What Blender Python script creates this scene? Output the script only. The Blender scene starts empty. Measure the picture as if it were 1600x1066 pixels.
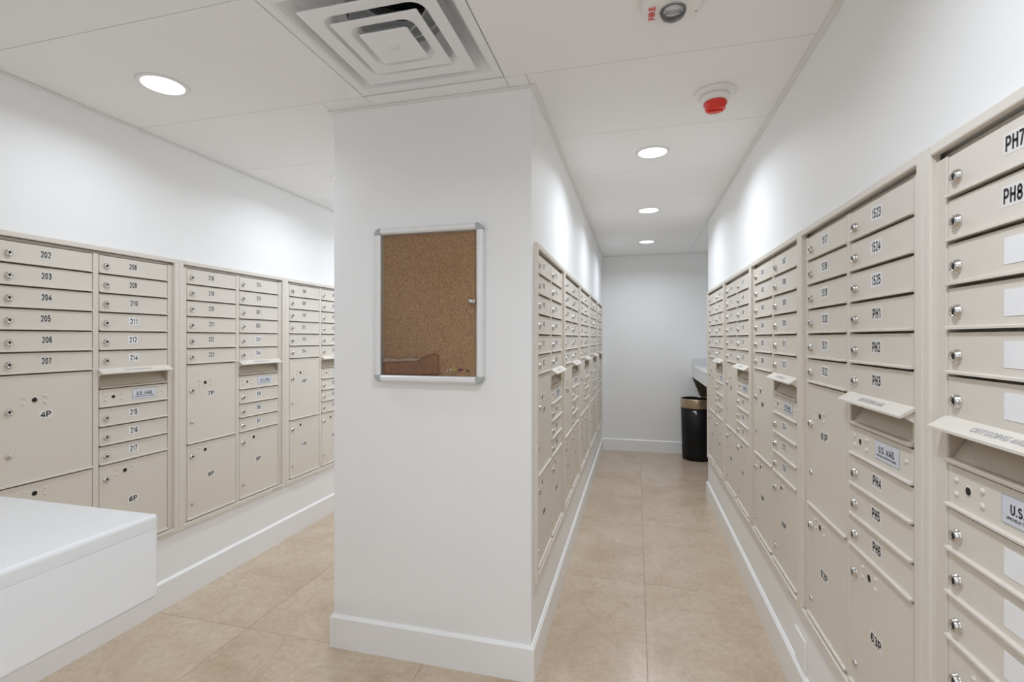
import bpy, math, random
from mathutils import Matrix, Vector

random.seed(7)
SC = bpy.context.scene
COL = SC.collection

# ------------------------------------------------------------------ camera
cam_d = bpy.data.cameras.new('camera')
cam_d.sensor_fit = 'HORIZONTAL'
cam_d.sensor_width = 36.0
cam_d.lens = 764.28 / 1600 * 36
cam_d.shift_x = (800 - 794.02) / 1600
cam_d.shift_y = (528.41 - 533) / 1600
cam_d.clip_start = 0.02
cam = bpy.data.objects.new('camera', cam_d)
cam.location = (0, 0, 1.3568)
cam.rotation_euler = (math.radians(90), 0, 0.2556)
COL.objects.link(cam)
SC.camera = cam

# ------------------------------------------------------------------ world, exposure
w = bpy.data.worlds.new('world')
SC.world = w
w.use_nodes = True
w.node_tree.nodes['Background'].inputs[0].default_value = (0.8, 0.85, 0.9, 1)
w.node_tree.nodes['Background'].inputs[1].default_value = 0.05
SC.view_settings.view_transform = 'Standard'
SC.view_settings.look = 'None'
SC.view_settings.gamma = 1.0
SC.view_settings.use_curve_mapping = False
SC.view_settings.exposure = -1.02
LAMP_W = 15.0          # watts of every downlight
LAMP_COL = (0.90, 0.985, 1.085)
LAMP_SPREAD = math.radians(156)
SC.cycles.max_bounces = 14
SC.cycles.diffuse_bounces = 9

# ------------------------------------------------------------------ key dimensions (m)
H = 2.3505                      # ceiling
XL, XR = -2.298, 0.593          # left wall, right wall
XPL, XPR, YP = -1.289, -0.401, 1.895   # pillar block
YFAR, YBACK = 6.066, -1.7
YCOR = 4.45                     # right wall ends here, alcove behind it
XALC = 1.35                     # alcove's own right wall
PITCH = 0.0853                  # one mailbox row
ZB = 0.388                      # bottom of the mailbox doors

# ------------------------------------------------------------------ materials
def mat(name, col, rough=0.5, metal=0.0, bump=0.0, bscale=200.0, var=0.0, vscale=3.0, spec=0.5, coat=0.0):
    m = bpy.data.materials.new(name)
    m.use_nodes = True
    nt = m.node_tree
    b = nt.nodes['Principled BSDF']
    b.inputs['Base Color'].default_value = (*col, 1)
    b.inputs['Roughness'].default_value = rough
    b.inputs['Metallic'].default_value = metal
    b.inputs['Specular IOR Level'].default_value = spec
    b.inputs['Coat Weight'].default_value = coat
    tc = nt.nodes.new('ShaderNodeTexCoord')
    if bump > 0:
        n = nt.nodes.new('ShaderNodeTexNoise')
        n.inputs['Scale'].default_value = bscale
        n.inputs['Detail'].default_value = 3
        bp = nt.nodes.new('ShaderNodeBump')
        bp.inputs['Strength'].default_value = bump
        bp.inputs['Distance'].default_value = 0.002
        nt.links.new(tc.outputs['Object'], n.inputs['Vector'])
        nt.links.new(n.outputs['Fac'], bp.inputs['Height'])
        nt.links.new(bp.outputs['Normal'], b.inputs['Normal'])
    if var > 0:
        n2 = nt.nodes.new('ShaderNodeTexNoise')
        n2.inputs['Scale'].default_value = vscale
        n2.inputs['Detail'].default_value = 4
        mx = nt.nodes.new('ShaderNodeMix')
        mx.data_type = 'RGBA'
        mx.inputs[6].default_value = (*[c * (1 - var) for c in col], 1)
        mx.inputs[7].default_value = (*[min(1, c * (1 + var)) for c in col], 1)
        nt.links.new(tc.outputs['Object'], n2.inputs['Vector'])
        nt.links.new(n2.outputs['Fac'], mx.inputs[0])
        nt.links.new(mx.outputs[2], b.inputs['Base Color'])
    return m

def emit(name, col, s):
    m = bpy.data.materials.new(name)
    m.use_nodes = True
    nt = m.node_tree
    nt.nodes.remove(nt.nodes['Principled BSDF'])
    e = nt.nodes.new('ShaderNodeEmission')
    e.inputs[0].default_value = (*col, 1)
    e.inputs[1].default_value = s
    nt.links.new(e.outputs[0], nt.nodes['Material Output'].inputs[0])
    return m

def glass(name, tint=(1, 1, 1), refl=0.06, rough=0.02):
    m = bpy.data.materials.new(name)
    m.use_nodes = True
    nt = m.node_tree
    nt.nodes.remove(nt.nodes['Principled BSDF'])
    t = nt.nodes.new('ShaderNodeBsdfTransparent')
    t.inputs[0].default_value = (*tint, 1)
    g = nt.nodes.new('ShaderNodeBsdfGlossy')
    g.inputs['Roughness'].default_value = rough
    fr = nt.nodes.new('ShaderNodeFresnel')
    fr.inputs[0].default_value = 1.0 + refl * 7
    mx = nt.nodes.new('ShaderNodeMixShader')
    nt.links.new(fr.outputs[0], mx.inputs[0])
    nt.links.new(t.outputs[0], mx.inputs[1])
    nt.links.new(g.outputs[0], mx.inputs[2])
    nt.links.new(mx.outputs[0], nt.nodes['Material Output'].inputs[0])
    return m

def marble():
    m = bpy.data.materials.new('cream_marble')
    m.use_nodes = True
    nt = m.node_tree
    L = nt.links.new
    b = nt.nodes['Principled BSDF']
    b.inputs['Roughness'].default_value = 0.28
    oi = nt.nodes.new('ShaderNodeObjectInfo')
    geo = nt.nodes.new('ShaderNodeNewGeometry')
    sc = nt.nodes.new('ShaderNodeVectorMath'); sc.operation = 'SCALE'
    sc.inputs[0].default_value = (13, 29, 7)
    L(oi.outputs['Random'], sc.inputs[3])
    ad = nt.nodes.new('ShaderNodeVectorMath'); ad.operation = 'ADD'
    L(geo.outputs['Position'], ad.inputs[0]); L(sc.outputs[0], ad.inputs[1])
    n1 = nt.nodes.new('ShaderNodeTexNoise'); n1.inputs['Scale'].default_value = 3.2
    n1.inputs['Detail'].default_value = 8; n1.inputs['Roughness'].default_value = 0.62
    n1.inputs['Distortion'].default_value = 0.6
    L(ad.outputs[0], n1.inputs['Vector'])
    r1 = nt.nodes.new('ShaderNodeValToRGB')
    r1.color_ramp.elements[0].position = 0.33; r1.color_ramp.elements[0].color = (0.53, 0.405, 0.29, 1)
    r1.color_ramp.elements[1].position = 0.68; r1.color_ramp.elements[1].color = (0.66, 0.55, 0.43, 1)
    L(n1.outputs['Fac'], r1.inputs[0])
    # fine speckle
    n2 = nt.nodes.new('ShaderNodeTexNoise'); n2.inputs['Scale'].default_value = 38
    n2.inputs['Detail'].default_value = 6; n2.inputs['Roughness'].default_value = 0.7
    L(ad.outputs[0], n2.inputs['Vector'])
    r2 = nt.nodes.new('ShaderNodeValToRGB')
    r2.color_ramp.elements[0].position = 0.3; r2.color_ramp.elements[0].color = (0.80, 0.77, 0.73, 1)
    r2.color_ramp.elements[1].position = 0.6; r2.color_ramp.elements[1].color = (1, 1, 1, 1)
    L(n2.outputs['Fac'], r2.inputs[0])
    mu = nt.nodes.new('ShaderNodeMix'); mu.data_type = 'RGBA'; mu.blend_type = 'MULTIPLY'
    mu.inputs[0].default_value = 0.8
    L(r1.outputs[0], mu.inputs[6]); L(r2.outputs[0], mu.inputs[7])
    # thin veins
    n3 = nt.nodes.new('ShaderNodeTexNoise'); n3.inputs['Scale'].default_value = 2.0
    n3.inputs['Detail'].default_value = 6; n3.inputs['Distortion'].default_value = 1.4
    L(ad.outputs[0], n3.inputs['Vector'])
    sb = nt.nodes.new('ShaderNodeMath'); sb.operation = 'SUBTRACT'; sb.inputs[1].default_value = 0.5
    ab = nt.nodes.new('ShaderNodeMath'); ab.operation = 'ABSOLUTE'
    L(n3.outputs['Fac'], sb.inputs[0]); L(sb.outputs[0], ab.inputs[0])
    r3 = nt.nodes.new('ShaderNodeValToRGB')
    r3.color_ramp.elements[0].position = 0.0; r3.color_ramp.elements[0].color = (0.80, 0.74, 0.68, 1)
    r3.color_ramp.elements[1].position = 0.010; r3.color_ramp.elements[1].color = (1, 1, 1, 1)
    L(ab.outputs[0], r3.inputs[0])
    mv = nt.nodes.new('ShaderNodeMix'); mv.data_type = 'RGBA'; mv.blend_type = 'MULTIPLY'
    mv.inputs[0].default_value = 0.5
    L(mu.outputs[2], mv.inputs[6]); L(r3.outputs[0], mv.inputs[7])
    L(mv.outputs[2], b.inputs['Base Color'])
    return m

def cork():
    m = bpy.data.materials.new('cork')
    m.use_nodes = True
    nt = m.node_tree
    L = nt.links.new
    b = nt.nodes['Principled BSDF']
    b.inputs['Roughness'].default_value = 0.9
    tc = nt.nodes.new('ShaderNodeTexCoord')
    v = nt.nodes.new('ShaderNodeTexVoronoi'); v.inputs['Scale'].default_value = 240
    n = nt.nodes.new('ShaderNodeTexNoise'); n.inputs['Scale'].default_value = 170; n.inputs['Detail'].default_value = 4
    L(tc.outputs['Object'], v.inputs['Vector']); L(tc.outputs['Object'], n.inputs['Vector'])
    mx = nt.nodes.new('ShaderNodeMix'); mx.data_type = 'FLOAT'; mx.inputs[0].default_value = 0.6
    L(v.outputs['Color'], mx.inputs[2]); L(n.outputs['Fac'], mx.inputs[3])
    r = nt.nodes.new('ShaderNodeValToRGB')
    r.color_ramp.elements[0].position = 0.2; r.color_ramp.elements[0].color = (0.25, 0.115, 0.048, 1)
    r.color_ramp.elements[1].position = 0.8; r.color_ramp.elements[1].color = (0.72, 0.42, 0.22, 1)
    L(mx.outputs[0], r.inputs[0]); L(r.outputs[0], b.inputs['Base Color'])
    return m

M = dict(
    wall=mat('white_wall_paint', (0.87, 0.87, 0.868), 0.6, bump=0.10, bscale=90),
    base=mat('white_baseboard_gloss', (0.88, 0.88, 0.88), 0.35),
    ceil=mat('white_ceiling_tile', (0.88, 0.88, 0.878), 0.8, bump=0.05, bscale=250),
    grid=mat('white_grid_metal', (0.80, 0.80, 0.78), 0.5),
    plenum=mat('dark_plenum', (0.10, 0.10, 0.10), 0.9),
    grout=mat('beige_grout', (0.50, 0.40, 0.30), 0.9),
    marble=marble(),
    beige=mat('beige_powder_coat', (0.70, 0.648, 0.578), 0.42, bump=0.12, bscale=700),
    trim=mat('pale_beige_trim', (0.715, 0.665, 0.598), 0.40, bump=0.06, bscale=700),
    slot_shade=mat('beige_slot_shade', (0.50, 0.44, 0.35), 0.5),  # door beige darkened, shade of the slot recess put into the colour
    chrome=mat('satin_chrome', (0.62, 0.60, 0.57), 0.22, metal=1.0),
    dark=mat('black_hole', (0.012, 0.011, 0.010), 0.7),
    sticker=mat('white_sticker', (0.84, 0.84, 0.85), 0.45),
    sticker_m=mat('off_white_sticker', (0.76, 0.74, 0.71), 0.4),
    sticker_b=mat('pale_clear_sticker', (0.70, 0.67, 0.625), 0.35),
    ink=mat('black_ink', (0.012, 0.012, 0.015), 0.6),
    grey_ink=mat('grey_ink', (0.45, 0.44, 0.45), 0.6),
    usmail=mat('pale_blue_plate', (0.66, 0.68, 0.74), 0.35),
    quartz=mat('white_quartz', (0.72, 0.72, 0.72), 0.25, var=0.02, vscale=4),
    quartz2=mat('white_laminate', (0.75, 0.75, 0.75), 0.35),
    alu=mat('satin_aluminium', (0.82, 0.82, 0.82), 0.42, metal=0.3),
    greycap=mat('grey_plastic', (0.42, 0.44, 0.45), 0.45),
    cork=cork(),
    glass=glass('clear_glazing', (0.97, 0.98, 0.97), 0.05),
    film=mat('amber_film', (0.34, 0.125, 0.035), 0.30, var=0.5, vscale=90),
    film2=mat('pinkish_film_fold', (0.60, 0.40, 0.31), 0.25, var=0.3, vscale=60),
    vent=mat('white_vent_enamel', (0.84, 0.84, 0.845), 0.4),
    duct=mat('galvanised_duct', (0.62, 0.63, 0.64), 0.5, metal=0.2),
    lens=emit('lamp_lens', (1.0, 0.99, 0.98), 6.0),
    plastic=mat('white_plastic', (0.84, 0.83, 0.81), 0.4),
    red=mat('red_plastic', (0.75, 0.035, 0.02), 0.3),
    clear=glass('clear_dome', (0.92, 0.93, 0.95), 0.09, 0.05),
    black=mat('black_metal', (0.008, 0.008, 0.009), 0.5, spec=0.25),
    bronze=mat('brushed_bronze', (0.52, 0.42, 0.30), 0.33, metal=0.9),
    brown=mat('dark_brown_panel', (0.10, 0.075, 0.04), 0.5),
)

# ------------------------------------------------------------------ mesh helpers
class MB:
    def __init__(s):
        s.v, s.f, s.m, s.sm = [], [], [], []
    def add(s, vs, fs, mi=0, smooth=False):
        o = len(s.v)
        s.v += [tuple(x) for x in vs]
        for f in fs:
            s.f.append([i + o for i in f]); s.m.append(mi); s.sm.append(smooth)
    def box(s, x0, x1, y0, y1, z0, z1, mi=0):
        s.add([(x0, y0, z0), (x1, y0, z0), (x1, y1, z0), (x0, y1, z0), (x0, y0, z1), (x1, y0, z1), (x1, y1, z1), (x0, y1, z1)],
              [(0, 3, 2, 1), (4, 5, 6, 7), (0, 1, 5, 4), (1, 2, 6, 5), (2, 3, 7, 6), (3, 0, 4, 7)], mi)
    def prism(s, pts, axis, a, b, mi=0):
        """pts: 2-D loop in the plane normal to axis ('x': (y,z), 'y': (x,z), 'z': (x,y)), from a to b"""
        def p(q, t):
            return {'x': (t, q[0], q[1]), 'y': (q[0], t, q[1]), 'z': (q[0], q[1], t)}[axis]
        n = len(pts)
        vs = [p(q, a) for q in pts] + [p(q, b) for q in pts]
        fs = [tuple(range(n)), tuple(range(2 * n - 1, n - 1, -1))]
        fs += [(i, n + i, n + (i + 1) % n, (i + 1) % n) for i in range(n)]
        s.add(vs, fs, mi)
    def lathe(s, prof, axis='z', n=32, c=(0, 0, 0), mi=0, smooth=True, cap0=True, cap1=True):
        """prof: list of (r, h)"""
        vs = []
        for r, h in prof:
            for k in range(n):
                a = 2 * math.pi * k / n
                q = (r * math.cos(a), r * math.sin(a))
                if axis == 'z': vs.append((c[0] + q[0], c[1] + q[1], c[2] + h))
                else: vs.append((c[0] + q[0], c[1] + h, c[2] + q[1]))
        fs = []
        for i in range(len(prof) - 1):
            for k in range(n):
                k2 = (k + 1) % n
                fs.append((i * n + k, i * n + k2, (i + 1) * n + k2, (i + 1) * n + k))
        s.add(vs, fs, mi, smooth)
        o = len(s.v) - len(vs)
        if cap0: s.f.append([o + k for k in range(n)][::-1]); s.m.append(mi); s.sm.append(False)
        if cap1: s.f.append([o + (len(prof) - 1) * n + k for k in range(n)]); s.m.append(mi); s.sm.append(False)
    def mesh(s, name, mats, fix=True):
        me = bpy.data.meshes.new(name)
        me.from_pydata(s.v, [], s.f)
        for mm in mats: me.materials.append(mm)
        me.polygons.foreach_set('material_index', s.m)
        me.polygons.foreach_set('use_smooth', s.sm)
        if fix:
            import bmesh
            bm = bmesh.new(); bm.from_mesh(me)
            bmesh.ops.recalc_face_normals(bm, faces=bm.faces)
            bm.to_mesh(me); bm.free()
        me.update()
        return me

def link(name, me, parent=None, loc=(0, 0, 0), rot=(0, 0, 0)):
    o = bpy.data.objects.new(name, me)
    COL.objects.link(o)
    o.location = loc
    o.rotation_euler = rot
    if parent is not None: o.parent = parent
    return o

def thing(name, label, cat, loc=(0, 0, 0), rz=0.0, group=None):
    o = bpy.data.objects.new(name, None)
    o.empty_display_size = 0.1
    COL.objects.link(o)
    o.location = loc
    o.rotation_euler = (0, 0, rz)
    return tag(o, label, cat, group)

def tag(o, label, cat, group=None):
    o['label'] = label; o['category'] = cat
    if group: o['group'] = group
    return o

def struct(name, mb, m, parent=None, bevel=0.0, label=None):
    o = link(name, mb.mesh(name, m if isinstance(m, list) else [m]), parent)
    if parent is None: o['kind'] = 'structure'
    if label: o['label'] = label
    if bevel: add_bevel(o, bevel)
    return o

def add_bevel(o, wd, seg=2):
    b = o.modifiers.new('bevel', 'BEVEL'); b.width = wd; b.segments = seg; b.limit_method = 'ANGLE'
    return o

# ------------------------------------------------------------------ lettering (flat print)
GLYPH = {}
def arc(cx, cy, rx, ry, a0, a1, n=9):
    return [(cx + rx * math.cos(math.radians(a0 + (a1 - a0) * k / n)), cy + ry * math.sin(math.radians(a0 + (a1 - a0) * k / n))) for k in range(n + 1)]
STROKES = {
    '0': [arc(.23, .35, .17, .295, 0, 360, 18)],
    '1': [[(.06, .50), (.17, .56), (.225, .66), (.225, 0)]],
    '2': [arc(.225, .465, .165, .18, 165, -35, 10) + [(.07, .055), (.41, .055)]],
    '3': [arc(.21, .505, .15, .14, 155, -90, 10) + [(.15, .365)], arc(.21, .205, .17, .15, 90, -155, 10)],
    '4': [[(.32, 0), (.32, .63), (.05, .205), (.05, .20), (.44, .20)]],
    '5': [[(.39, .645), (.10, .645), (.075, .345)] + arc(.215, .235, .175, .18, 140, -155, 12)],
    '6': [arc(.23, .22, .17, .165, 0, 360, 16), arc(.25, .34, .19, .305, 35, 185, 9) + [(.06, .22)]],
    '7': [[(.05, .645), (.40, .645), (.30, .45), (.18, 0)]],
    '8': [arc(.23, .505, .14, .14, 0, 360, 14), arc(.23, .205, .17, .15, 0, 360, 14)],
    '9': [arc(.23, .48, .17, .165, 0, 360, 16), arc(.21, .36, .19, .305, 215, 365, 9) + [(.40, .48)]],
    'P': [[(.06, 0), (.06, .645), (.25, .645)] + arc(.25, .475, .15, .17, 90, -90, 9) + [(.06, .305)]],
    'H': [[(.06, 0), (.06, .70)], [(.40, 0), (.40, .70)], [(.06, .36), (.40, .36)]],
    'U': [[(.06, .70), (.06, .24)] + arc(.235, .24, .175, .19, 180, 360, 9) + [(.41, .70)]],
    'S': [arc(.225, .505, .155, .14, 25, 255, 10) + arc(.225, .205, .17, .15, 80, -155, 10)],
    'M': [[(.06, 0), (.06, .66), (.28, .10), (.50, .66), (.50, 0)]],
    'A': [[(.02, 0), (.24, .66), (.46, 0)], [(.11, .20), (.37, .20)]],
    'I': [[(.06, 0), (.06, .70)]],
    'L': [[(.06, .70), (.06, .055), (.36, .055)]],
    '.': [[(.055, 0), (.055, .11)]],
}
def glyph(ch):
    if ch in GLYPH: return GLYPH[ch]
    if ch in STROKES:
        vs, fs, t = [], [], 0.070
        for line in STROKES[ch]:
            pts = [p for k, p in enumerate(line) if k == 0 or math.hypot(p[0] - line[k - 1][0], p[1] - line[k - 1][1]) > 1e-4]
            o = len(vs)
            closed = math.hypot(pts[0][0] - pts[-1][0], pts[0][1] - pts[-1][1]) < 1e-3
            for k, p in enumerate(pts):
                a = pts[k - 1] if k > 0 else (pts[-2] if closed else p)
                b = pts[k + 1] if k < len(pts) - 1 else (pts[1] if closed else p)
                d1 = (p[0] - a[0], p[1] - a[1]); d2 = (b[0] - p[0], b[1] - p[1])
                l1 = math.hypot(*d1) or 1; l2 = math.hypot(*d2) or 1
                n1 = (-d1[1] / l1, d1[0] / l1); n2 = (-d2[1] / l2, d2[0] / l2)
                nx, ny = n1[0] + n2[0], n1[1] + n2[1]
                ln = math.hypot(nx, ny) or 1
                nx, ny = nx / ln, ny / ln
                ref = n1 if l1 != 1 or d1 != (0, 0) else n2
                if d1 == (0.0, 0.0) or d1 == (0, 0): ref = n2
                k_ = min(1.5, 1 / max(0.35, abs(nx * ref[0] + ny * ref[1])))
                vs += [(p[0] + nx * t * k_, p[1] + ny * t * k_), (p[0] - nx * t * k_, p[1] - ny * t * k_)]
            for k in range(len(pts) - 1):
                q = o + 2 * k
                fs.append((q, q + 2, q + 3, q + 1))
        x0 = min(v[0] for v in vs); x1 = max(v[0] for v in vs)
        GLYPH[ch] = ([(x - x0, y) for x, y in vs], fs, x1 - x0)
        return GLYPH[ch]
    cu = bpy.data.curves.new('glyph', 'FONT')
    cu.body = ch; cu.size = 1.0; cu.offset = 0.022; cu.resolution_u = 3; cu.fill_mode = 'FRONT'
    ob = bpy.data.objects.new('glyph', cu)
    COL.objects.link(ob)
    dg = bpy.context.evaluated_depsgraph_get(); dg.update()
    me = bpy.data.meshes.new_from_object(ob.evaluated_get(dg))
    vs = [(p.co.x, p.co.y) for p in me.vertices]
    fs = [tuple(p.vertices) for p in me.polygons]
    bpy.data.objects.remove(ob); bpy.data.curves.remove(cu); bpy.data.meshes.remove(me)
    x0 = min(v[0] for v in vs); x1 = max(v[0] for v in vs)
    vs = [(x - x0, y) for x, y in vs]
    GLYPH[ch] = (vs, fs, x1 - x0)
    return GLYPH[ch]

def text_into(mb, s, cx, cz, height, width, y, mi, to3=None):
    """centred string in the x-z plane facing -y"""
    pos, x = [], 0.0
    for ch in s:
        if ch == ' ': x += 0.30; continue
        vs, fs, wd = glyph(ch)
        wd0 = 0.06 if ch == '1' else 0.0
        pos.append((ch, x + wd0 / 2)); x += wd + wd0 + 0.085
    tot = x - 0.085
    sx = width / tot; sz = height / 0.70
    for ch, px in pos:
        vs, fs, wd = glyph(ch)
        q = [(cx + (px + a) * sx - width / 2, y, cz + (b - 0.35) * sz) for a, b in vs]
        if to3: q = [to3(*p) for p in q]
        mb.add(q, fs, mi)

# ================================================================== STRUCTURE
# ---- floor: grout bed with marble tiles
mb = MB(); mb.box(XL - 0.2, XALC + 0.2, YBACK - 0.2, YFAR + 0.2, -0.15, -0.004)
floor = struct('floor', mb, M['grout'])
T = 0.902
xs = [0.045 + T * k for k in range(-3, 3)]
ys = [1.904 + T * k for k in range(-4, 6)]
TILES = {}
for i in range(len(xs) - 1):
    for j in range(len(ys) - 1):
        x0, x1 = max(xs[i], XL), min(xs[i + 1], XALC)
        y0, y1 = max(ys[j], YBACK), min(ys[j + 1], YFAR)
        if x1 - x0 < 0.02 or y1 - y0 < 0.02: continue
        if x0 >= XPL + 0.02 and x1 <= XPR - 0.02 and y0 > YP: continue
        key = (round(x1 - x0, 4), round(y1 - y0, 4))
        if key not in TILES:
            t = MB(); g = 0.0007; b_ = 0.0008
            a, c = key
            t.add([(g, g, -0.012), (a - g, g, -0.012), (a - g, c - g, -0.012), (g, c - g, -0.012),
                   (g, g, -b_), (a - g, g, -b_), (a - g, c - g, -b_), (g, c - g, -b_),
                   (g + b_, g + b_, 0), (a - g - b_, g + b_, 0), (a - g - b_, c - g - b_, 0), (g + b_, c - g - b_, 0)],
                  [(3, 2, 1, 0), (8, 9, 10, 11)] + [(k, (k + 1) % 4, 4 + (k + 1) % 4, 4 + k) for k in range(4)]
                  + [(4 + k, 4 + (k + 1) % 4, 8 + (k + 1) % 4, 8 + k) for k in range(4)])
            TILES[key] = t.mesh('floor_tile', [M['marble']])
        link('floor_tile', TILES[key], floor, (x0, y0, 0))

# ---- walls.  Each mailbox wall has one long niche for the banks
def niche_wall(name, xf, out, y0, y1, n0, n1, z0, z1, thick, depth=0.13):
    """wall with its face at x = xf looking along out (+1/-1 in x), niche n0..n1 (y), z0..z1"""
    mb = MB()
    def bx(a, b, ya, yb, za, zb):
        xa, xb = xf - out * a, xf - out * b
        mb.box(min(xa, xb), max(xa, xb), ya, yb, za, zb)
    bx(0, thick, y0, n0, 0, H + 0.24)
    bx(0, thick, n1, y1, 0, H + 0.24)
    bx(0, thick, n0, n1, 0, z0)
    bx(0, thick, n0, n1, z1, H + 0.24)
    bx(depth, thick, n0, n1, z0, z1)
    return struct(name, mb, M['wall'])

ZTL, ZTR = 1.727, 1.711
UL, UR, UP = 0.790, 0.800, 0.795      # bank spacing on the left wall, right wall, pillar
L0, P0, R0 = 1.225, 1.945, 4.403      # left end of the first bank as seen by a viewer facing it
SINGLE = 0.45
niche_wall('wall_left', XL, +1, YBACK, YFAR, L0, L0 + 3 * UL, ZB - 0.02, ZTL + 0.022, 0.2)
niche_wall('wall_right', XR, -1, YBACK, YCOR, R0 - 4 * UR - SINGLE, R0, ZB - 0.02, ZTR + 0.022, 0.2)
niche_wall('wall_middle', XPR, +1, YP, YFAR, P0, P0 + 5 * UP, ZB - 0.02, ZTR + 0.022, XPR - XPL)
mb = MB(); mb.box(XL - 0.2, XALC + 0.2, YFAR, YFAR + 0.2, 0, H + 0.24)
struct('wall_far', mb, M['wall'])
mb = MB(); mb.box(XL - 0.2, XALC + 0.2, YBACK - 0.2, YBACK, 0, H + 0.24)
struct('wall_back', mb, M['wall'])
mb = MB(); mb.box(XALC, XALC + 0.2, YCOR - 0.15, YFAR, 0, H + 0.24); mb.box(XR + 0.2, XALC, YCOR - 0.15, YCOR, 0, H + 0.24)
struct('wall_alcove', mb, M['wall'])

# ---- baseboards
BT, BH = 0.0142, 0.1407
PROF = [(0, 0), (BT, 0), (BT, BH - 0.010), (BT - 0.009, BH), (0, BH)]
def base_run(mb, pt, a, b, ma, mb_):
    """profile swept from a to b; ma / mb_ shift each end by that many times the depth (mitre)"""
    n = len(PROF)
    vs = [pt(d, a + ma * d, z) for d, z in PROF] + [pt(d, b + mb_ * d, z) for d, z in PROF]
    mb.add(vs, [tuple(range(n)), tuple(range(2 * n - 1, n - 1, -1))] + [(i, n + i, n + (i + 1) % n, (i + 1) % n) for i in range(n)])
def base_x(mb, xf, out, ya, yb, ma=0, mb_=0):
    base_run(mb, lambda d, t, z: (xf + out * d, t, z), ya, yb, ma, mb_)
def base_y(mb, yf, out, xa, xb, ma=0, mb_=0):
    base_run(mb, lambda d, t, z: (t, yf + out * d, z), xa, xb, ma, mb_)
mb = MB(); base_x(mb, XL, 1, YBACK, YFAR, 1, -1); struct('baseboard_left', mb, M['base'])
mb = MB(); base_x(mb, XR, -1, YBACK, YCOR, 1, 1); base_y(mb, YCOR, 1, XR, XALC, -1, -1); struct('baseboard_right', mb, M['base'])
mb = MB(); base_x(mb, XPR, 1, YP, YFAR, -1, -1); struct('baseboard_middle', mb, M['base'])
mb = MB(); base_y(mb, YP, -1, XPL, XPR, -1, 1); struct('baseboard_front', mb, M['base'])
mb = MB(); base_x(mb, XPL, -1, YP, YFAR, -1, -1); struct('baseboard_rear', mb, M['base'])
mb = MB(); base_y(mb, YFAR, -1, XPR, XALC, 1, -1); struct('baseboard_far', mb, M['base'])
mb = MB(); base_y(mb, YFAR, -1, XL, XPL, 1, -1); struct('baseboard_passage', mb, M['base'])
mb = MB(); base_y(mb, YBACK, 1, XL, XR, 1, -1); struct('baseboard_back', mb, M['base'])

# ---- ceiling: slab over a plenum, lay-in tiles, tees and wall angles
mb = MB(); mb.box(XL - 0.2, XALC + 0.2, YBACK - 0.2, YFAR + 0.2, H + 0.24, H + 0.40)
ceiling = struct('ceiling', mb, M['plenum'])
GX = [XL, -1.085, -0.484, XR]
GY = [1.190 + 0.61 * k for k in range(-5, 9)]
gy = [y for y in GY if YBACK < y < YFAR]
gy = [YBACK] + gy + [YFAR]
VX0, VX1, VY0, VY1 = -1.085, -0.484, 1.190, 1.800
def ctile(x0, x1, y0, y1):
    g = 0.0013
    t = MB(); t.box(x0 + g, x1 - g, y0 + g, y1 - g, H, H + 0.016)
    struct('ceiling_tile', t, M['ceil'], ceiling)
for j in range(len(gy) - 1):
    y0, y1 = gy[j], gy[j + 1]
    for i in range(3):
        x0, x1 = GX[i], GX[i + 1]
        if abs(y0 - VY0) < 0.01 and i == 1: continue           # the air diffuser sits here
        if y1 <= YP:
            ctile(x0, x1, y0, y1)
        elif y0 < YP:                                           # row cut by the pillar front
            if i == 0: ctile(x0, XPL, y0, y1); ctile(XPL, x1, y0, YP)
            elif i == 1: ctile(x0, XPR if False else x1, y0, YP)
            else: ctile(XPR, x1, y0, y1); ctile(x0, XPR, y0, YP)
        else:
            if i == 0: ctile(x0, XPL, y0, y1)
            elif i == 2: ctile(XPR, x1, y0, y1)
# alcove ceiling continues to the alcove wall
for j in range(len(gy) - 1):
    y0, y1 = max(gy[j], YCOR), gy[j + 1]
    if y1 > YCOR + 0.02: ctile(XR, XALC, y0, y1)
# tee webs just above the joints
mb = MB()
for y in gy[1:-1]: mb.box(XL, XALC, y - 0.012, y + 0.012, H + 0.017, H + 0.020)
for x in GX[1:3]: mb.box(x - 0.012, x + 0.012, YBACK, YP, H + 0.017, H + 0.020)
o = struct('grid_tee', mb, M['plenum'], ceiling); o['kind'] = 'stuff'
# wall angles
n_tr = [0]
def angle_x(xf, out, ya, yb):
    n_tr[0] += 1
    m_ = MB(); a, b = xf, xf + out * 0.022
    m_.box(min(a, b), max(a, b), ya, yb, H - 0.0045, H - 0.0015)
    c = xf + out * 0.002
    m_.box(min(a, c), max(a, c), ya, yb, H - 0.0015, H + 0.0)
    struct('trim_%d' % n_tr[0], m_, M['grid'])
def angle_y(yf, out, xa, xb):
    n_tr[0] += 1
    m_ = MB(); a, b = yf, yf + out * 0.022
    m_.box(xa, xb, min(a, b), max(a, b), H - 0.0045, H - 0.0015)
    c = yf + out * 0.002
    m_.box(xa, xb, min(a, c), max(a, c), H - 0.0015, H + 0.0)
    struct('trim_%d' % n_tr[0], m_, M['grid'])
angle_x(XL, 1, YBACK, YFAR)
angle_x(XR, -1, YBACK, YCOR)
angle_x(XPR, 1, YP, YFAR)
angle_x(XPL, -1, YP, YFAR)
angle_y(YP, -1, XPL - 0.022, XPR + 0.022)
angle_y(YFAR, -1, XPR + 0.022, XALC)

# ================================================================== MAILBOX BANKS
def sequence():
    s = []
    for fl in [2, 3, 4, 5, 6, 7, 8, 9, 10, 11, 12, 14, 15]:
        for n in range(1, 26):
            if n != 13: s.append('%d%02d' % (fl, n))
    return s + ['PH%d' % k for k in range(1, 9)]
SEQ = sequence()

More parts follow.
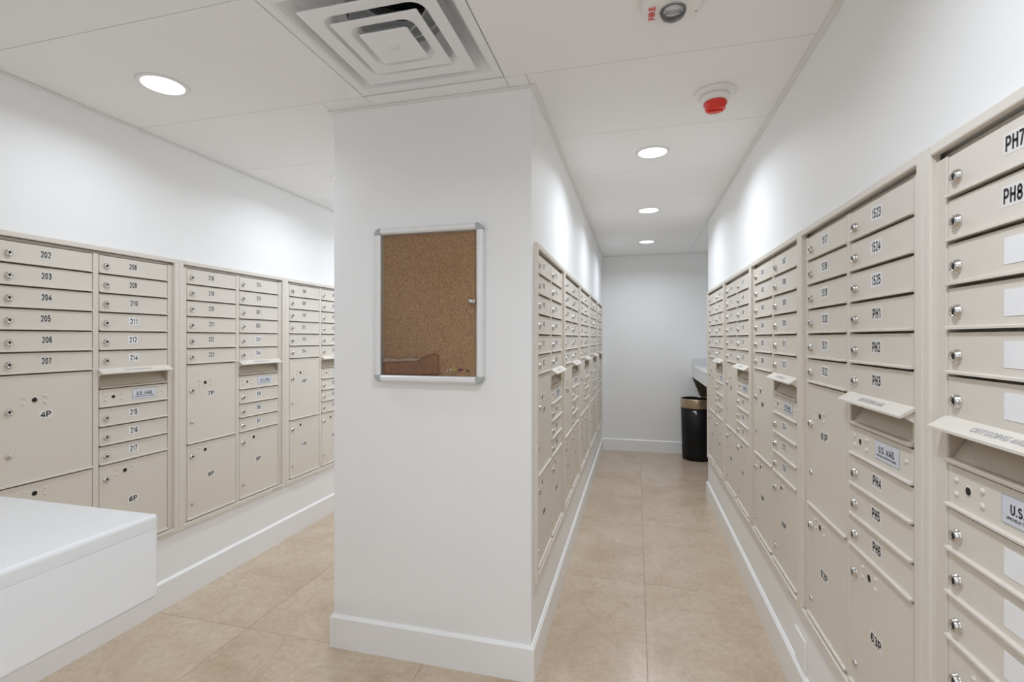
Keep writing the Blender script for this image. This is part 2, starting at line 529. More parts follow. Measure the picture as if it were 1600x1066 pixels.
COLX = [(0.062, 0.385), (0.415, 0.738)]
DW = 0.323
GAP = 0.003
DOORS = {}
def door_mesh(h, lip=True):
    """front panel with a sloped lip along the bottom; origin at the top left of its opening"""
    k = (round(h, 4), lip)
    if k not in DOORS:
        m_ = MB()
        m_.box(0, DW, -0.003, 0.006, -h + 0.0045, -0.0026)
        if lip: m_.prism([(-0.003, -h + 0.0100), (-0.0102, -h + 0.0088), (-0.0110, -h + 0.0080), (-0.0110, -h + 0.0036), (-0.003, -h + 0.0036)], 'x', 0.0, DW)
        DOORS[k] = m_.mesh('door', [M['beige']])
    return DOORS[k]
def lock_mesh():
    m_ = MB()
    m_.lathe([(0.0135, -0.003), (0.0135, -0.0055), (0.0118, -0.0062), (0.0115, -0.0112), (0.0100, -0.0126), (0.0080, -0.0126), (0.0074, -0.0114), (0.0, -0.0114)],
             'y', 20, mi=0, cap0=False, cap1=False)
    m_.box(-0.0013, 0.0013, -0.0119, -0.0112, -0.0054, 0.0054, 1)
    m_.lathe([(0.0032, -0.0112), (0.0032, -0.0119)], 'y', 10, c=(0, 0, 0.001), mi=1, cap0=False)
    return m_.mesh('lock', [M['chrome'], M['dark']])
def plug_mesh():
    m_ = MB()
    m_.lathe([(0.0105, -0.003), (0.0105, -0.006), (0.0085, -0.0075), (0.0, -0.0085)], 'y', 16, cap0=False, cap1=False)
    return m_.mesh('lock_plug', [M['chrome']])
def hole_mesh():
    m_ = MB()
    m_.lathe([(0.0125, -0.003), (0.0125, -0.0036), (0.0095, -0.0036)], 'y', 20, mi=0, cap0=False, cap1=False)
    m_.lathe([(0.0098, -0.0034), (0.0, -0.0033)], 'y', 20, mi=1, cap0=False, cap1=False)
    return m_.mesh('key_hole', [M['beige'], M['dark']])
def rivet_mesh():
    m_ = MB()
    m_.lathe([(0.0058, -0.003), (0.0054, -0.0050), (0.0030, -0.0066), (0.0, -0.0070)], 'y', 10, cap0=False, cap1=False)
    return m_.mesh('rivet', [M['beige']])
RIVET = rivet_mesh()
def rivets4(d, x, z):
    for dx in (-0.036, 0.036):
        for dz in (-0.013, 0.013): link('rivet', RIVET, d, (x + dx, 0, z + dz))
LOCK, PLUG, HOLE = lock_mesh(), plug_mesh(), hole_mesh()
def number_label(s, parcel=False, white=False, blank=False):
    m_ = MB()
    n = len(s)
    if blank:
        m_.box(-0.034, 0.034, -0.0040, -0.0030, -0.022, 0.022, 0)
        return m_.mesh('paper_label', [M['sticker']])
    if parcel: hgt, wd = 0.0225, 0.0185 * n
    else: hgt, wd = 0.0250, (0.0118 * n if not s.startswith('PH') else 0.0140 * n)
    m_.box(-wd / 2 - 0.005, wd / 2 + 0.005, -0.0034, -0.0030, -hgt / 2 - 0.005, hgt / 2 + 0.005, 0)
    text_into(m_, s, 0, 0, hgt, wd, -0.0037, 1)
    return m_.mesh('number_label', [M['sticker_m'] if parcel or s.startswith('PH') else M['sticker'] if white else M['sticker_b'], M['ink']], fix=False)

def usmail_mesh():
    m_ = MB()
    m_.box(-0.060, 0.060, -0.0040, -0.0030, -0.024, 0.024, 0)
    m_.box(-0.058, 0.058, -0.0043, -0.0040, -0.022, 0.022, 1)
    text_into(m_, 'U.S. MAIL', 0, 0.003, 0.0165, 0.078, -0.0046, 2)
    text_into(m_, 'APPROVED BY THE POSTMASTER GENERAL', 0, -0.0125, 0.0050, 0.096, -0.0046, 2)
    return m_.mesh('mail_plate', [M['greycap'], M['usmail'], M['ink']], fix=False)
USMAIL = usmail_mesh()

def slot_meshes():
    a = MB()          # slanted chute panel with side cheeks
    h = PITCH
    a.prism([(0.046, -0.002), (0.050, -0.002), (0.006, -h + 0.006), (-0.001, -h + 0.006)], 'x', 0.004, DW - 0.004)
    for x in (0.0, DW - 0.003):
        a.prism([(-0.003, -0.002), (0.049, -0.002), (0.049, -h + 0.004), (-0.003, -h + 0.004)], 'x', x, x + 0.003)
    a.prism([(-0.003, -h + 0.0115), (-0.0115, -h + 0.0070), (-0.0115, -h + 0.0025), (0.004, -h + 0.0025), (0.004, -h + 0.0115)], 'x', 0, DW)
    chute = a.mesh('mail_slot', [M['slot_shade']])
    b = MB()          # projecting hood
    D, Z = 0.034, 0.020
    prof = [(-0.003, 0.006), (-D, 0.006 - Z), (-D, 0.006 - Z - 0.005), (-D + 0.004, 0.006 - Z - 0.005), (-0.003, -0.002), (0.046, -0.002), (0.046, 0.002), (-0.003, 0.002)]
    b.prism(prof, 'x', -0.008, DW + 0.008, 0)
    for x in (-0.004, DW):
        b.prism([(-0.003, 0.002), (-D + 0.006, 0.006 - Z), (-0.003, -0.030)], 'x', x, x + 0.003, 0)
    nx, nz = D - 0.003, Z
    ln = math.hypot(nx, nz)
    def to3(x, y, z):
        t = (0.5 - z)      # 0..1 down the slope
        yy = -0.003 - nx * t; zz = 0.006 - nz * t
        return (x, yy - 0.0004 * nz / ln, zz + 0.0006)
    text_into(b, 'OUTGOING MAIL', DW * 0.5, 0.0, 0.34, 0.13, 0, 1, to3)
    hood = b.mesh('slot_hood', [M['trim'], M['grey_ink']], fix=False)
    return chute, hood
CHUTE, HOOD = slot_meshes()

def bank(label, loc, rz, zt, pitch_w, boxes, parcels, last, single=False, white=None, blanks=()):
    """one double-column mailbox bank; local x runs left to right for a viewer facing it, front looks along -y"""
    ZO = ZB - 0.030
    t = thing('mailbox_bank', label, 'mailbox', (loc[0], loc[1], ZO), rz, 'beige wall mailbox banks')
    W = pitch_w
    z = lambda a: a - ZO
    ox = (W - 0.80) / 2 if not single else 0.0
    # carcass behind the doors
    m_ = MB()
    m_.box(0.004, W - 0.004, 0.052, 0.115, z(ZB - 0.012), z(zt + 0.014))
    m_.box(0.004, W - 0.004, 0.012, 0.052, z(zt + 0.002), z(zt + 0.014))
    m_.box(0.004, W - 0.004, 0.0, 0.052, z(ZB - 0.012), z(ZB - 0.001))
    link('cabinet', m_.mesh('cabinet', [M['beige']]), t)
    cols = COLX[:1] if single else COLX
    # stiles
    edges = [(0.006, cols[0][0] - 0.003)]
    for a, b in zip(cols, cols[1:]): edges.append((a[1] + 0.003, b[0] - 0.003))
    edges.append((cols[-1][1] + 0.003, W - ox * 2 - 0.006))
    for a, b in edges:
        s_ = MB(); s_.box(a + ox, b + ox, -0.004, 0.052, z(ZB - 0.001), z(zt + 0.002))
        add_bevel(link('stile', s_.mesh('stile', [M['beige']]), t), 0.0015, 1)
    # face trim
    def tr(x0, x1, z0, z1, nm='trim_bar'):
        s_ = MB(); s_.box(x0, x1, -0.016, -0.0005 if x1 - x0 > 0.1 else 0.004, z(z0), z(z1))
        add_bevel(link(nm, s_.mesh(nm, [M['trim']]), t), 0.003, 2)
    tr(0.0004, 0.026, ZB - 0.030, zt + 0.036)
    tr(W - 0.026, W - 0.0004, ZB - 0.030, zt + 0.036)
    tr(0.026, W - 0.026, zt + 0.014, zt + 0.036)
    tr(0.026, W - 0.026, ZB - 0.030, ZB - 0.004)
    # small maker's tag on the lower rail
    s_ = MB(); s_.box(W - 0.125, W - 0.035, -0.0168, -0.0160, z(ZB - 0.024), z(ZB - 0.011), 0)
    for k in range(5):
        s_.box(W - 0.120 + 0.017 * k, W - 0.109 + 0.017 * k, -0.0172, -0.0168, z(ZB - 0.021), z(ZB - 0.014), 1)
    link('maker_tag', s_.mesh('maker_tag', [M['trim'], M['grey_ink']]), t)

    bi = iter(boxes); pi = iter(parcels)
    def tenant(c, r, lip=True):
        d = link('door', door_mesh(PITCH, lip), t, (cols[c][0] + ox, 0, z(zt - r * PITCH)))
        link('lock', LOCK, d, (0.029, 0, -0.56 * PITCH), (0, random.uniform(-0.25, 0.25), 0))
        s = next(bi)
        if s in ('', None):
            link('paper_label', number_label('', blank=True), d, (0.185, 0, -0.47 * PITCH))
        else:
            wh = white is True or (white and s in white)
            link('number_label', number_label(s, white=wh), d, ((0.172 if single else 0.152) + random.uniform(-0.003, 0.003), 0, -0.42 * PITCH), (0, random.uniform(-0.03, 0.03), 0))
    def parcel(c, r0, r1, low):
        h = (r1 - r0) * PITCH if r1 is not None else (zt - r0 * PITCH) - ZB
        d = link('parcel_door', door_mesh(h), t, (cols[c][0] + ox, 0, z(zt - r0 * PITCH)))
        zh, zl, zn, zp = (0.52, 0.78, 2.2, 3.75) if low else (1.2, 1.65, 1.92, 3.62)
        xh = 0.112
        link('key_hole', HOLE, d, (xh, 0, -zh * PITCH))
        rivets4(d, xh, -zh * PITCH)
        link('lock', LOCK, d, (0.029, 0, -zl * PITCH), (0, random.uniform(-0.25, 0.25), 0))
        link('lock_plug', PLUG, d, (0.029, 0, -zp * PITCH))
        link('number_label', number_label(next(pi), parcel=True, white=True), d, (0.150, 0, -zn * PITCH))
    def slotcol(c):
        for r in range(6): tenant(c, r, r < 5)
        q = link('mail_slot', CHUTE, t, (cols[c][0] + ox, 0, z(zt - 6 * PITCH)))
        link('slot_hood', HOOD, q)
        d = link('service_panel', door_mesh(PITCH), t, (cols[c][0] + ox, 0, z(zt - 7 * PITCH)))
        link('key_hole', HOLE, d, (0.060, 0, -0.45 * PITCH), ).scale = (0.8, 1, 0.8)
        rivets4(d, 0.062, -0.47 * PITCH)
        link('mail_plate', USMAIL, d, (0.205, 0, -0.45 * PITCH))
        link('rivet', RIVET, d, (0.295, 0, -0.42 * PITCH))
        for r in (8, 9, 10): tenant(c, r)
        parcel(c, 11, None, True)
    if single:
        slotcol(0)
    else:
        for r in range(6): tenant(0, r)
        parcel(0, 6, 11, False)
        parcel(0, 11, None, True)
        slotcol(1)
    return t

WHITE_L = {'211', '212', '214', '215', '216', '217', '304', '307', '306', '305', '303'}
i0 = SEQ.index('202')
for k in range(3):
    bx_ = SEQ[i0 + 15 * k: i0 + 15 * k + 15]
    pc = ['%dP' % (4 + 3 * k + j) for j in range(3)]
    lab = ['beige mailbox bank on the left wall with boxes 202 to 217, nearest the white counter',
           'beige mailbox bank on the left wall with boxes 218 to 307, between its neighbours',
           'beige mailbox bank on the left wall partly hidden behind the white pillar'][k]
    bank(lab, (XL, L0 + UL * k), math.pi / 2, ZTL, UL, bx_, pc, k == 2, white=WHITE_L)
i1 = SEQ.index('1517')
labs = ['farthest beige mailbox bank of the right wall, ending at the corner by the trash bin',
        'second beige mailbox bank on the right wall counted from the trash bin corner',
        'middle beige mailbox bank of the five on the right wall',
        'beige mailbox bank on the right wall with boxes 1517 to PH6 and parcel door 63P',
        'nearest beige mailbox column at the right edge with box PH7 and blank paper labels']
for k in range(5):
    if k < 4:
        s0 = i1 - 15 * (3 - k)
        bank(labs[k], (XR, R0 - UR * k), -math.pi / 2, ZTR, UR, SEQ[s0:s0 + 15], ['%dP' % (52 + 3 * k + j) for j in range(3)], False, white=True)
    else:
        bank(labs[k], (XR, R0 - UR * k), -math.pi / 2, ZTR, SINGLE, ['PH7', 'PH8'] + [''] * 7, ['64P'], True, single=True, white=True)
labs = ['nearest beige mailbox bank on the pillar wall, beside the pillar corner with the notice board',
        'second beige mailbox bank along the pillar wall from the notice board corner',
        'third and middle beige mailbox bank along the pillar wall',
        'fourth beige mailbox bank along the pillar wall, one before the far wall',
        'farthest beige mailbox bank on the pillar wall, next to the far wall']
for k in range(5):
    s0 = i1 - 45 - 75 + 15 * k
    bank(labs[k], (XPR, P0 + UP * k), math.pi / 2, ZTR, UP, SEQ[s0:s0 + 15], ['%dP' % (37 + 3 * k + j) for j in range(3)], k == 4, white=True)

# ================================================================== NOTICE BOARD on the pillar front
BX0, BX1, BZ0, BZ1 = -1.071, -0.590, 1.172, 1.820
nb = thing('notice_board', 'locked cork notice board with silver frame and glazed door on the pillar', 'notice board', (0, YP, BZ0))
fz = lambda a: a - BZ0
RW, DP = 0.030, 0.042
def rail(x0, x1, z0, z1, horiz):
    """aluminium rail with a rounded front, local y towards -y"""
    m_ = MB()
    wd = (z1 - z0) if horiz else (x1 - x0)
    pr = [(0, -0.002), (0, -DP * 0.62), (wd * 0.10, -DP * 0.86), (wd * 0.30, -DP), (wd * 0.72, -DP), (wd * 0.93, -DP * 0.90), (wd, -DP * 0.72), (wd, -0.002)]
    if horiz: m_.prism([(y, z0 + a) for a, y in pr], 'x', x0, x1)
    else: m_.prism([(x0 + a, y) for a, y in pr], 'z', z0, z1)
    return m_
C = 0.030
for args in ((BX0 + C, BX1 - C, fz(BZ1) - RW, fz(BZ1), True), (BX0 + C, BX1 - C, 0, RW, True),
             (BX0, BX0 + RW, C, fz(BZ1) - C, False), (BX1 - RW, BX1, C, fz(BZ1) - C, False)):
    link('frame_rail', rail(*args).mesh('frame_rail', [M['alu']]), nb)
for sx, sz in ((0, 0), (1, 0), (0, 1), (1, 1)):
    m_ = MB()
    cx_ = BX0 + C if sx == 0 else BX1 - C
    cz_ = C if sz == 0 else fz(BZ1) - C
    a0 = {(0, 0): math.pi, (1, 0): 1.5 * math.pi, (1, 1): 0, (0, 1): 0.5 * math.pi}[(sx, sz)]
    pts = [(cx_, cz_)] + [(cx_ + C * math.cos(a0 + q * math.pi / 16), cz_ + C * math.sin(a0 + q * math.pi / 16)) for q in range(9)]
    m_.prism(pts, 'y', -0.002, -DP - 0.001)
    add_bevel(link('corner_cap', m_.mesh('corner_cap', [M['greycap']]), nb), 0.004, 2)
m_ = MB(); m_.box(BX0 + 0.01, BX1 - 0.01, -0.010, -0.002, 0.01, fz(BZ1) - 0.01)
link('cork_panel', m_.mesh('cork_panel', [M['cork']]), nb)
m_ = MB(); m_.box(BX0 + 0.026, BX1 - 0.026, -0.034, -0.031, 0.026, fz(BZ1) - 0.026)
gp = link('glass_door', m_.mesh('glass_door', [M['glass']]), nb)
m_ = MB()
m_.lathe([(0.011, -0.034), (0.011, -0.040), (0.008, -0.046), (0.0, -0.047)], 'y', 20, c=(-0.638, 0, fz(1.504)), cap0=True, cap1=False)
m_.box(-0.638, -0.622, -0.042, -0.0345, fz(1.504) - 0.006, fz(1.504) + 0.006)
link('board_lock', m_.mesh('board_lock', [M['chrome']]), gp)

# crumpled amber film lying in the bottom of the case
m_ = MB()
N = 22
x_a, x_b = BX0 + 0.032, -0.787
rows = 7
top = lambda u: 0.030 + (0.056 + 0.010 * u if u < 0.62 else 0.062 + 0.030 * min(1, (u - 0.62) / 0.28) - 0.006 * max(0, (u - 0.9) / 0.1))
vs, fs = [], []
for i in range(N + 1):
    u = i / N
    for j in range(rows + 1):
        q = j / rows
        vs.append((x_a + (x_b - x_a) * u, -0.0150 - 0.003 * math.sin(9 * u + 2 * q) * q - 0.0015 * math.sin(31 * u + 5 * q), 0.0305 + (top(u) - 0.0305) * q))
for i in range(N):
    for j in range(rows):
        a = i * (rows + 1) + j
        fs.append((a, a + rows + 1, a + rows + 2, a + 1))
m_.add(vs, fs, 0, True)
vs, fs = [], []
for i in range(N + 1):
    u = i / N * 0.70
    zt_ = top(u)
    hh = 0.016 * (1 - 0.5 * u) + 0.004 * math.sin(17 * u)
    vs += [(x_a + (x_b - x_a) * u, -0.021, zt_ - 0.004), (x_a + (x_b - x_a) * u, -0.023 - 0.002 * math.sin(40 * u), zt_ + 0.5 * hh), (x_a + (x_b - x_a) * u, -0.015, zt_ + hh)]
for i in range(N):
    for j in range(2):
        a = i * 3 + j
        fs.append((a, a + 3, a + 4, a + 1))
m_.add(vs, fs, 1, True)
o = link('plastic_film', m_.mesh('plastic_film', [M['film'], M['film2']], fix=False), None, (0, YP, BZ0))
sm = o.modifiers.new('thickness', 'SOLIDIFY'); sm.thickness = 0.0006
tag(o, 'crumpled amber plastic film lying in the lower left of the notice board', 'film')

for (px, pz, c, nm) in ((-0.748, 1.222, (0.85, 0.62, 0.52), 'pale pink'), (-0.734, 1.227, (0.86, 0.86, 0.84), 'white'),
                        (-0.716, 1.226, (0.72, 0.66, 0.08), 'yellow'), (-0.697, 1.228, (0.16, 0.01, 0.07), 'dark purple'),
                        (-0.686, 1.228, (0.38, 0.015, 0.16), 'magenta'), (-0.660, 1.224, (0.05, 0.075, 0.04), 'dark green')):
    m_ = MB()
    m_.lathe([(0.0042, -0.0102), (0.0042, -0.0116), (0.0022, -0.0132), (0.0024, -0.0175), (0.0046, -0.0190), (0.0044, -0.0205), (0.0, -0.0208)], 'y', 14, cap0=True, cap1=False)
    o = link('push_pin', m_.mesh('push_pin', [mat('pin_' + nm.replace(' ', '_'), c, 0.3)]), None, (px, YP, pz))
    tag(o, nm + ' push pin in the lower right corner of the cork notice board', 'push pin', 'push pins on the notice board')

# ================================================================== COUNTERS
CX1, CY1, CZ1 = -0.834, 0.696, 1.040
c = thing('counter', 'white floating counter with rounded edges in the lower left foreground', 'counter', (-1.14, -0.5, 0))
lx = lambda a: a + 1.14
ly = lambda a: a + 0.5
m_ = MB(); m_.box(lx(-1.45), lx(CX1), ly(-1.688), ly(CY1), CZ1 - 0.024, CZ1)
o = link('counter_top', m_.mesh('counter_top', [M['quartz']]), c)
bw = o.data.attributes.new('bevel_weight_edge', 'FLOAT', 'EDGE')
for e in o.data.edges:
    if max(o.data.vertices[v].co.z for v in e.vertices) > CZ1 - 1e-4: bw.data[e.index].value = 1.0
add_bevel(o, 0.007, 4).modifiers['bevel'].limit_method = 'WEIGHT'
m_ = MB(); m_.box(lx(-1.448), lx(CX1 - 0.0005), ly(-1.688), ly(CY1 - 0.0005), CZ1 - 0.150, CZ1 - 0.0240)
o = link('apron', m_.mesh('apron', [M['quartz2']]), c)
bw = o.data.attributes.new('bevel_weight_edge', 'FLOAT', 'EDGE')
for e in o.data.edges:
    if min(o.data.vertices[v].co.z for v in e.vertices) < CZ1 - 0.149: bw.data[e.index].value = 1.0
add_bevel(o, 0.007, 4).modifiers['bevel'].limit_method = 'WEIGHT'
m_ = MB(); m_.box(lx(-1.40), lx(-0.90), ly(-1.66), ly(-1.56), 0.0, CZ1 - 0.1505)
link('support_panel', m_.mesh('support_panel', [M['quartz2']]), c)

c = thing('counter', 'white wall counter with backsplash in the alcove above the trash bin', 'counter', (0.99, 5.4, 0))
lx = lambda a: a - 0.99
ly = lambda a: a - 5.4
m_ = MB(); m_.box(lx(0.629), lx(XALC - 0.001), ly(4.85), ly(YFAR - 0.001), 1.012, 1.040)
add_bevel(link('counter_top', m_.mesh('counter_top', [M['quartz']]), c), 0.003, 2)
m_ = MB(); m_.box(lx(0.631), lx(XALC - 0.001), ly(4.852), ly(YFAR - 0.001), 0.905, 1.0115)
link('apron', m_.mesh('apron', [M['quartz2']]), c)
m_ = MB(); m_.box(lx(0.629), lx(XALC - 0.001), ly(YFAR - 0.022), ly(YFAR - 0.001), 1.0405, 1.121)
link('backsplash', m_.mesh('backsplash', [M['quartz']]), c)
for y in (YFAR - 0.024, 5.0):
    m_ = MB()  # dark brown panel narrowing downwards below the counter
    m_.prism([(lx(0.632), 0.9045), (lx(XALC - 0.001), 0.9045), (lx(XALC - 0.001), 0.30), (lx(0.90), 0.30), (lx(0.632 + 0.09), 0.69)], 'y', ly(y), ly(y + 0.020))
    link('tapered_panel', m_.mesh('tapered_panel', [M['brown']]), c)['label'] = 'dark brown tapering panel'

# ================================================================== TRASH BIN
b = thing('trash_bin', 'tall black round trash bin with bronze rim band below the alcove counter', 'trash bin', (0.665, 5.858, 0))
m_ = MB()
m_.lathe([(0.150, 0.0), (0.158, 0.006), (0.166, 0.30), (0.172, 0.585), (0.166, 0.585), (0.150, 0.012), (0.0, 0.010)], 'z', 48, cap0=True, cap1=False)
link('bin_body', m_.mesh('bin_body', [M['black']]), b)
m_ = MB()
m_.lathe([(0.1735, 0.578), (0.1765, 0.580), (0.1775, 0.676), (0.1745, 0.682), (0.1700, 0.680), (0.1690, 0.580), (0.1735, 0.578)], 'z', 48, cap0=False, cap1=False)
link('rim_band', m_.mesh('rim_band', [M['bronze']]), b)
m_ = MB()
m_.lathe([(0.1685, 0.676), (0.1670, 0.40), (0.160, 0.05)], 'z', 48, cap0=False, cap1=False)
link('bin_liner', m_.mesh('bin_liner', [M['black']]), b)
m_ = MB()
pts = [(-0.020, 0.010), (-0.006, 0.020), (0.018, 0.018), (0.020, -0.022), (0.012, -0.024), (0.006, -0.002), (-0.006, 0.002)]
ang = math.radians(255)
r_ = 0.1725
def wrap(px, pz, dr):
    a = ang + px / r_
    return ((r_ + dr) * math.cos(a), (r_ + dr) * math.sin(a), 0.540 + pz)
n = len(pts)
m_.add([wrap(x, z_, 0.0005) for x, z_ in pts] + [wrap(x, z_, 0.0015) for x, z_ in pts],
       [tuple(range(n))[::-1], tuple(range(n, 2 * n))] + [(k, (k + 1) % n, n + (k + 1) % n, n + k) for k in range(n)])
link('white_mark', m_.mesh('white_mark', [M['sticker']]), b)  # small irregular white mark on the bin body

# ================================================================== CEILING FITTINGS
def downlight(x, y, label, k=1.0):
    t = thing('ceiling_light', label, 'light', (x, y, H), 0, 'round recessed LED downlights')
    m_ = MB()
    m_.lathe([(0.073, -0.0035), (0.078, -0.006), (0.086, -0.005), (0.090, -0.0002), (0.073, -0.0002), (0.073, -0.0035)], 'z', 48, cap0=False, cap1=False)
    link('trim_ring', m_.mesh('trim_ring', [M['plastic']]), t)
    m_ = MB()
    m_.lathe([(0.0, -0.0042), (0.06, -0.0040), (0.0728, -0.0034), (0.0728, -0.0004), (0.0, -0.0004)], 'z', 48, cap0=False, cap1=False)
    link('lens', m_.mesh('lens', [M['lens']]), t)
    ld = bpy.data.lights.new('downlight', 'AREA')
    ld.shape = 'DISK'; ld.size = 0.14; ld.energy = LAMP_W * k; ld.spread = LAMP_SPREAD; ld.color = LAMP_COL
    lo = bpy.data.objects.new('downlight_lamp', ld)
    COL.objects.link(lo)
    lo.parent = t
    lo.location = (0, 0, -0.008)
    return t
downlight(-1.795, 1.514, 'large round downlight in the ceiling left of the air diffuser', 0.45)
downlight(0.085, 2.725, 'nearest round downlight over the right corridor, beyond the red capped detector', 0.9)
downlight(0.095, 3.951, 'middle one of three round downlights over the right corridor', 0.8)
downlight(0.107, 5.229, 'farthest of three round downlights over the right corridor', 0.8)
downlight(-1.750, 2.700, 'round downlight over the left passage, half hidden by the pillar edge', 0.6)
downlight(-1.760, 3.920, 'unseen round downlight added deep in the left passage behind the pillar')  # hidden lamp added, continues the row and lights the passage
downlight(-1.760, 5.150, 'unseen round downlight added at the far end of the left passage')  # another hidden lamp added to the row for passage light
downlight(0.000, 0.620, 'unseen round fill downlight added over the right side near the viewer', 1.3)  # out of view, added to brighten the foreground
downlight(-1.150, -1.200, 'unseen round fill downlight added behind the viewer over the counter end', 1.05)  # added out of view, bounces fill light off the back wall
downlight(-0.250, -1.150, 'unseen round fill downlight added behind the viewer by the right wall', 1.15)  # second added bounce lamp near the back wall, never in view

# ---- square air diffuser
vx, vy = (VX0 + VX1) / 2, (VY0 + VY1) / 2
d = thing('air_diffuser', 'square white stepped air diffuser in the ceiling before the pillar', 'air vent', (vx, vy, H))
def sq(h, z, r=0.0, n=5):
    """square loop half-size h at height z with corner radius r"""
    out = []
    for k, (sx, sy) in enumerate(((1, 1), (-1, 1), (-1, -1), (1, -1))):
        cx_, cy_ = sx * (h - r), sy * (h - r)
        for q in range(n):
            a = k * math.pi / 2 + q / (n - 1) * math.pi / 2
            out.append((cx_ + r * math.cos(a), cy_ + r * math.sin(a), z))
    return out
def loft(m_, loops, mi=0, cap_last=False, smooth=False):
    n = len(loops[0]); vs = [p for l in loops for p in l]; fs = []
    for i in range(len(loops) - 1):
        for k in range(n):
            fs.append((i * n + k, i * n + (k + 1) % n, (i + 1) * n + (k + 1) % n, (i + 1) * n + k))
    if cap_last: fs.append(tuple((len(loops) - 1) * n + k for k in range(n)))
    m_.add(vs, fs, mi, smooth)
HS = (VX1 - VX0) / 2 - 0.003
m_ = MB()
loft(m_, [sq(HS, 0.012, 0.001), sq(HS, 0.0, 0.001), sq(0.270, -0.001, 0.004), sq(0.262, 0.004, 0.01), sq(0.235, 0.045, 0.05), sq(0.190, 0.085, 0.15), sq(0.165, 0.095, 0.165)])
loft(m_, [sq(HS, 0.014, 0.001), sq(0.262, 0.014, 0.004), sq(0.240, 0.05, 0.05), sq(0.195, 0.092, 0.15), sq(0.165, 0.100, 0.165)])
link('pan', m_.mesh('pan', [M['vent']]), d)
m_ = MB()
m_.lathe([(0.165, 0.094), (0.165, 0.215), (0.160, 0.215), (0.160, 0.094), (0.165, 0.094)], 'z', 40, cap0=False, cap1=False)
m_.lathe([(0.163, 0.150), (0.120, 0.150)], 'z', 40, mi=0, cap0=False, cap1=False)
m_.lathe([(0.163, 0.214), (0.0, 0.214)], 'z', 40, mi=1, cap0=False, cap1=False)
link('duct_neck', m_.mesh('duct_neck', [M['duct'], M['dark']]), d)
def ring(ho, hi, z, rise, r_in, nm):
    m_ = MB()
    loft(m_, [sq(hi, z + rise + 0.003, r_in), sq(hi * 1.08, z + rise * 0.55, r_in), sq(hi + (ho - hi) * 0.35, z + rise * 0.12, r_in * 0.8), sq(ho - 0.006, z, 0.004), sq(ho, z + 0.001, 0.003),
              sq(ho, z + 0.004, 0.003), sq(ho - 0.006, z + 0.005, 0.004), sq(hi + (ho - hi) * 0.35, z + rise * 0.12 + 0.004, r_in * 0.8), sq(hi * 1.08, z + rise * 0.55 + 0.004, r_in), sq(hi + 0.002, z + rise + 0.004, r_in)])
    return link(nm, m_.mesh(nm, [M['vent']]), d)
ring(0.218, 0.150, -0.006, 0.040, 0.06, 'louver_ring')
ring(0.148, 0.094, -0.010, 0.036, 0.05, 'louver_ring')
m_ = MB()
loft(m_, [sq(0.060, 0.012, 0.02), sq(0.082, -0.009, 0.006), sq(0.085, -0.012, 0.006), sq(0.083, -0.015, 0.006)], cap_last=True)
m_.lathe([(0.016, -0.0148), (0.016, -0.0158), (0.0, -0.0160)], 'z', 20, cap0=False, cap1=False)
link('center_plate', m_.mesh('center_plate', [M['vent']]), d)
for sx, sy in ((1, 1), (-1, 1), (-1, -1), (1, -1)):
    m_ = MB()
    for (a, za), (b2, zb_) in zip([(0.050, 0.010), (0.095, 0.030), (0.150, 0.075)], [(0.095, 0.030), (0.150, 0.075), (0.150, 0.090)]):
        q = 0.004
        A = Vector((sx * a, sy * a * 0.3, za)); B = Vector((sx * b2, sy * b2 * 0.3, zb_))
        m_.add([(A.x, A.y - q, A.z), (A.x, A.y + q, A.z), (A.x, A.y + q, A.z + 0.004), (A.x, A.y - q, A.z + 0.004),
                (B.x, B.y - q, B.z), (B.x, B.y + q, B.z), (B.x, B.y + q, B.z + 0.004), (B.x, B.y - q, B.z + 0.004)],
               [(0, 1, 2, 3), (4, 7, 6, 5), (0, 4, 5, 1), (1, 5, 6, 2), (2, 6, 7, 3), (3, 7, 4, 0)])
    link('hanger_clip', m_.mesh('hanger_clip', [M['duct']]), d)

# ---- detector with red dust cap
t = thing('smoke_detector', 'round white ceiling smoke detector with a red cap', 'smoke detector', (0.310, 2.125, H))
m_ = MB()
m_.lathe([(0.078, -0.0002), (0.080, -0.006), (0.076, -0.012), (0.060, -0.016), (0.0, -0.016)], 'z', 48, cap0=True, cap1=False)
link('base_plate', m_.mesh('base_plate', [M['plastic']]), t)
m_ = MB()
m_.lathe([(0.056, -0.0162), (0.056, -0.030), (0.050, -0.038), (0.040, -0.042), (0.0, -0.042)], 'z', 40, cap0=True, cap1=False)
link('sensor_body', m_.mesh('sensor_body', [M['plastic']]), t)
m_ = MB()
m_.lathe([(0.043, -0.0422), (0.045, -0.050), (0.040, -0.052), (0.038, -0.070), (0.035, -0.073), (0.0, -0.073)], 'z', 40, cap0=True, cap1=False)
m_.box(-0.028, 0.028, -0.004, 0.004, -0.078, -0.0725)
link('red_cap', m_.mesh('red_cap', [M['red']]), t)['label'] = 'glossy red dust cap'

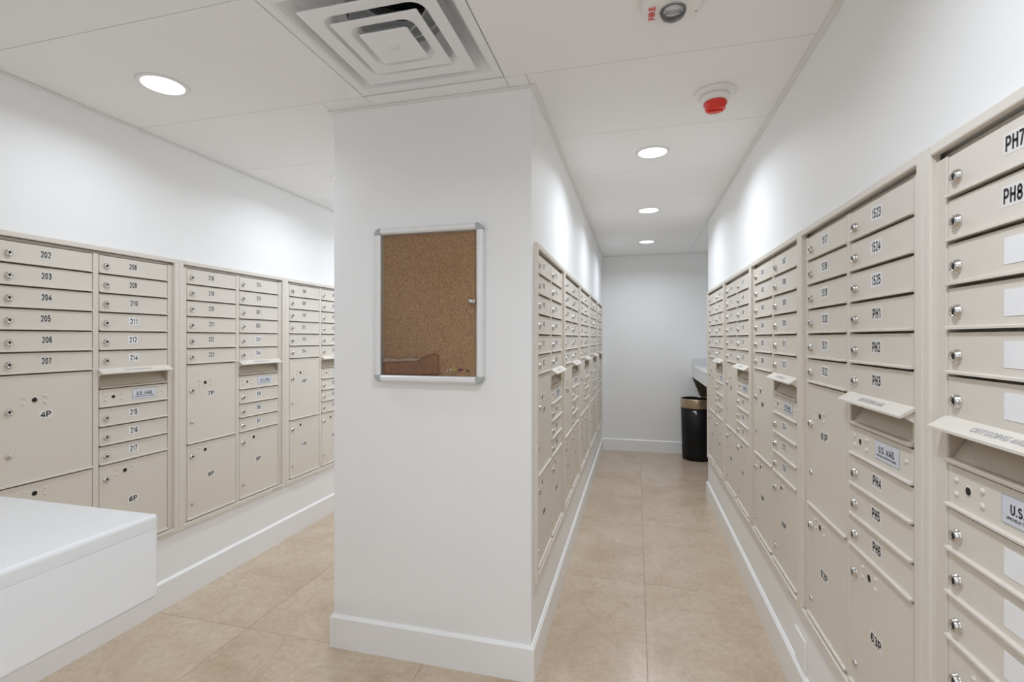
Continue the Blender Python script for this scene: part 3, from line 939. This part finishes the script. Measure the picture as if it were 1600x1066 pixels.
# ---- fire alarm strobe
t = thing('fire_strobe', 'round white fire alarm strobe with clear lens and red lettering on the ceiling', 'alarm', (0.105, 1.512, H))
m_ = MB()
m_.lathe([(0.090, -0.0002), (0.092, -0.010), (0.086, -0.022), (0.066, -0.030), (0.0, -0.031)], 'z', 48, cap0=True, cap1=False)
link('base_plate', m_.mesh('base_plate', [M['plastic']]), t)
m_ = MB()
m_.lathe([(0.036, -0.0305), (0.036, -0.040), (0.030, -0.050), (0.018, -0.056), (0.0, -0.058)], 'z', 32, cap0=False, cap1=False)
sl = link('strobe_lens', m_.mesh('strobe_lens', [M['clear']]), t)
m_ = MB()
m_.lathe([(0.038, -0.0305), (0.038, -0.034), (0.0355, -0.034), (0.0355, -0.0305)], 'z', 32, cap0=False, cap1=False)
link('lens_ring', m_.mesh('lens_ring', [M['greycap']]), t)
m_ = MB()
m_.box(-0.020, 0.020, -0.003, 0.003, -0.040, -0.036, 0)
m_.box(-0.022, -0.018, -0.006, 0.006, -0.042, -0.0312, 0)
m_.box(0.018, 0.022, -0.006, 0.006, -0.042, -0.0312, 0)
m_.lathe([(0.028, -0.0312), (0.020, -0.0330), (0.0, -0.0335)], 'z', 24, mi=1, cap0=False, cap1=False)
link('flash_tube', m_.mesh('flash_tube', [M['chrome'], M['alu']]), t)
m_ = MB()
def ftxt(x, y, z):          # lettering on the underside, reading along local y on the left of the lens
    return (-0.060 - z, -x, -0.0312 + 0.0001 - max(0.0, 0.0))
text_into(m_, 'FIRE', 0, 0, 0.018, 0.060, 0, 0, ftxt)
link('lettering', m_.mesh('lettering', [M['red']], fix=False), t, (0, 0, -0.0006))
m_ = MB(); m_.lathe([(0.003, -0.0305), (0.003, -0.0325), (0.0, -0.033)], 'z', 12, c=(0.066, 0.02, 0), cap0=False, cap1=False)
link('indicator', m_.mesh('indicator', [M['greycap']]), t)

# ---- blank cover plate low on the right wall
m_ = MB(); m_.box(-0.058, 0.058, -0.006, 0.0, -0.058, 0.058)
t = thing('wall_plate', 'white blank cover plate low on the right wall above the baseboard', 'cover plate', (XR, 2.030, 0.2035), -math.pi / 2)
add_bevel(link('plate', m_.mesh('plate', [M['base']]), t), 0.003, 2)
for sz in (-0.042, 0.042):
    m_ = MB(); m_.lathe([(0.0035, -0.006), (0.0033, -0.0072), (0.0, -0.0075)], 'y', 12, c=(0, 0, sz), cap0=False, cap1=False)
    link('screw', m_.mesh('screw', [M['plastic']]), t)
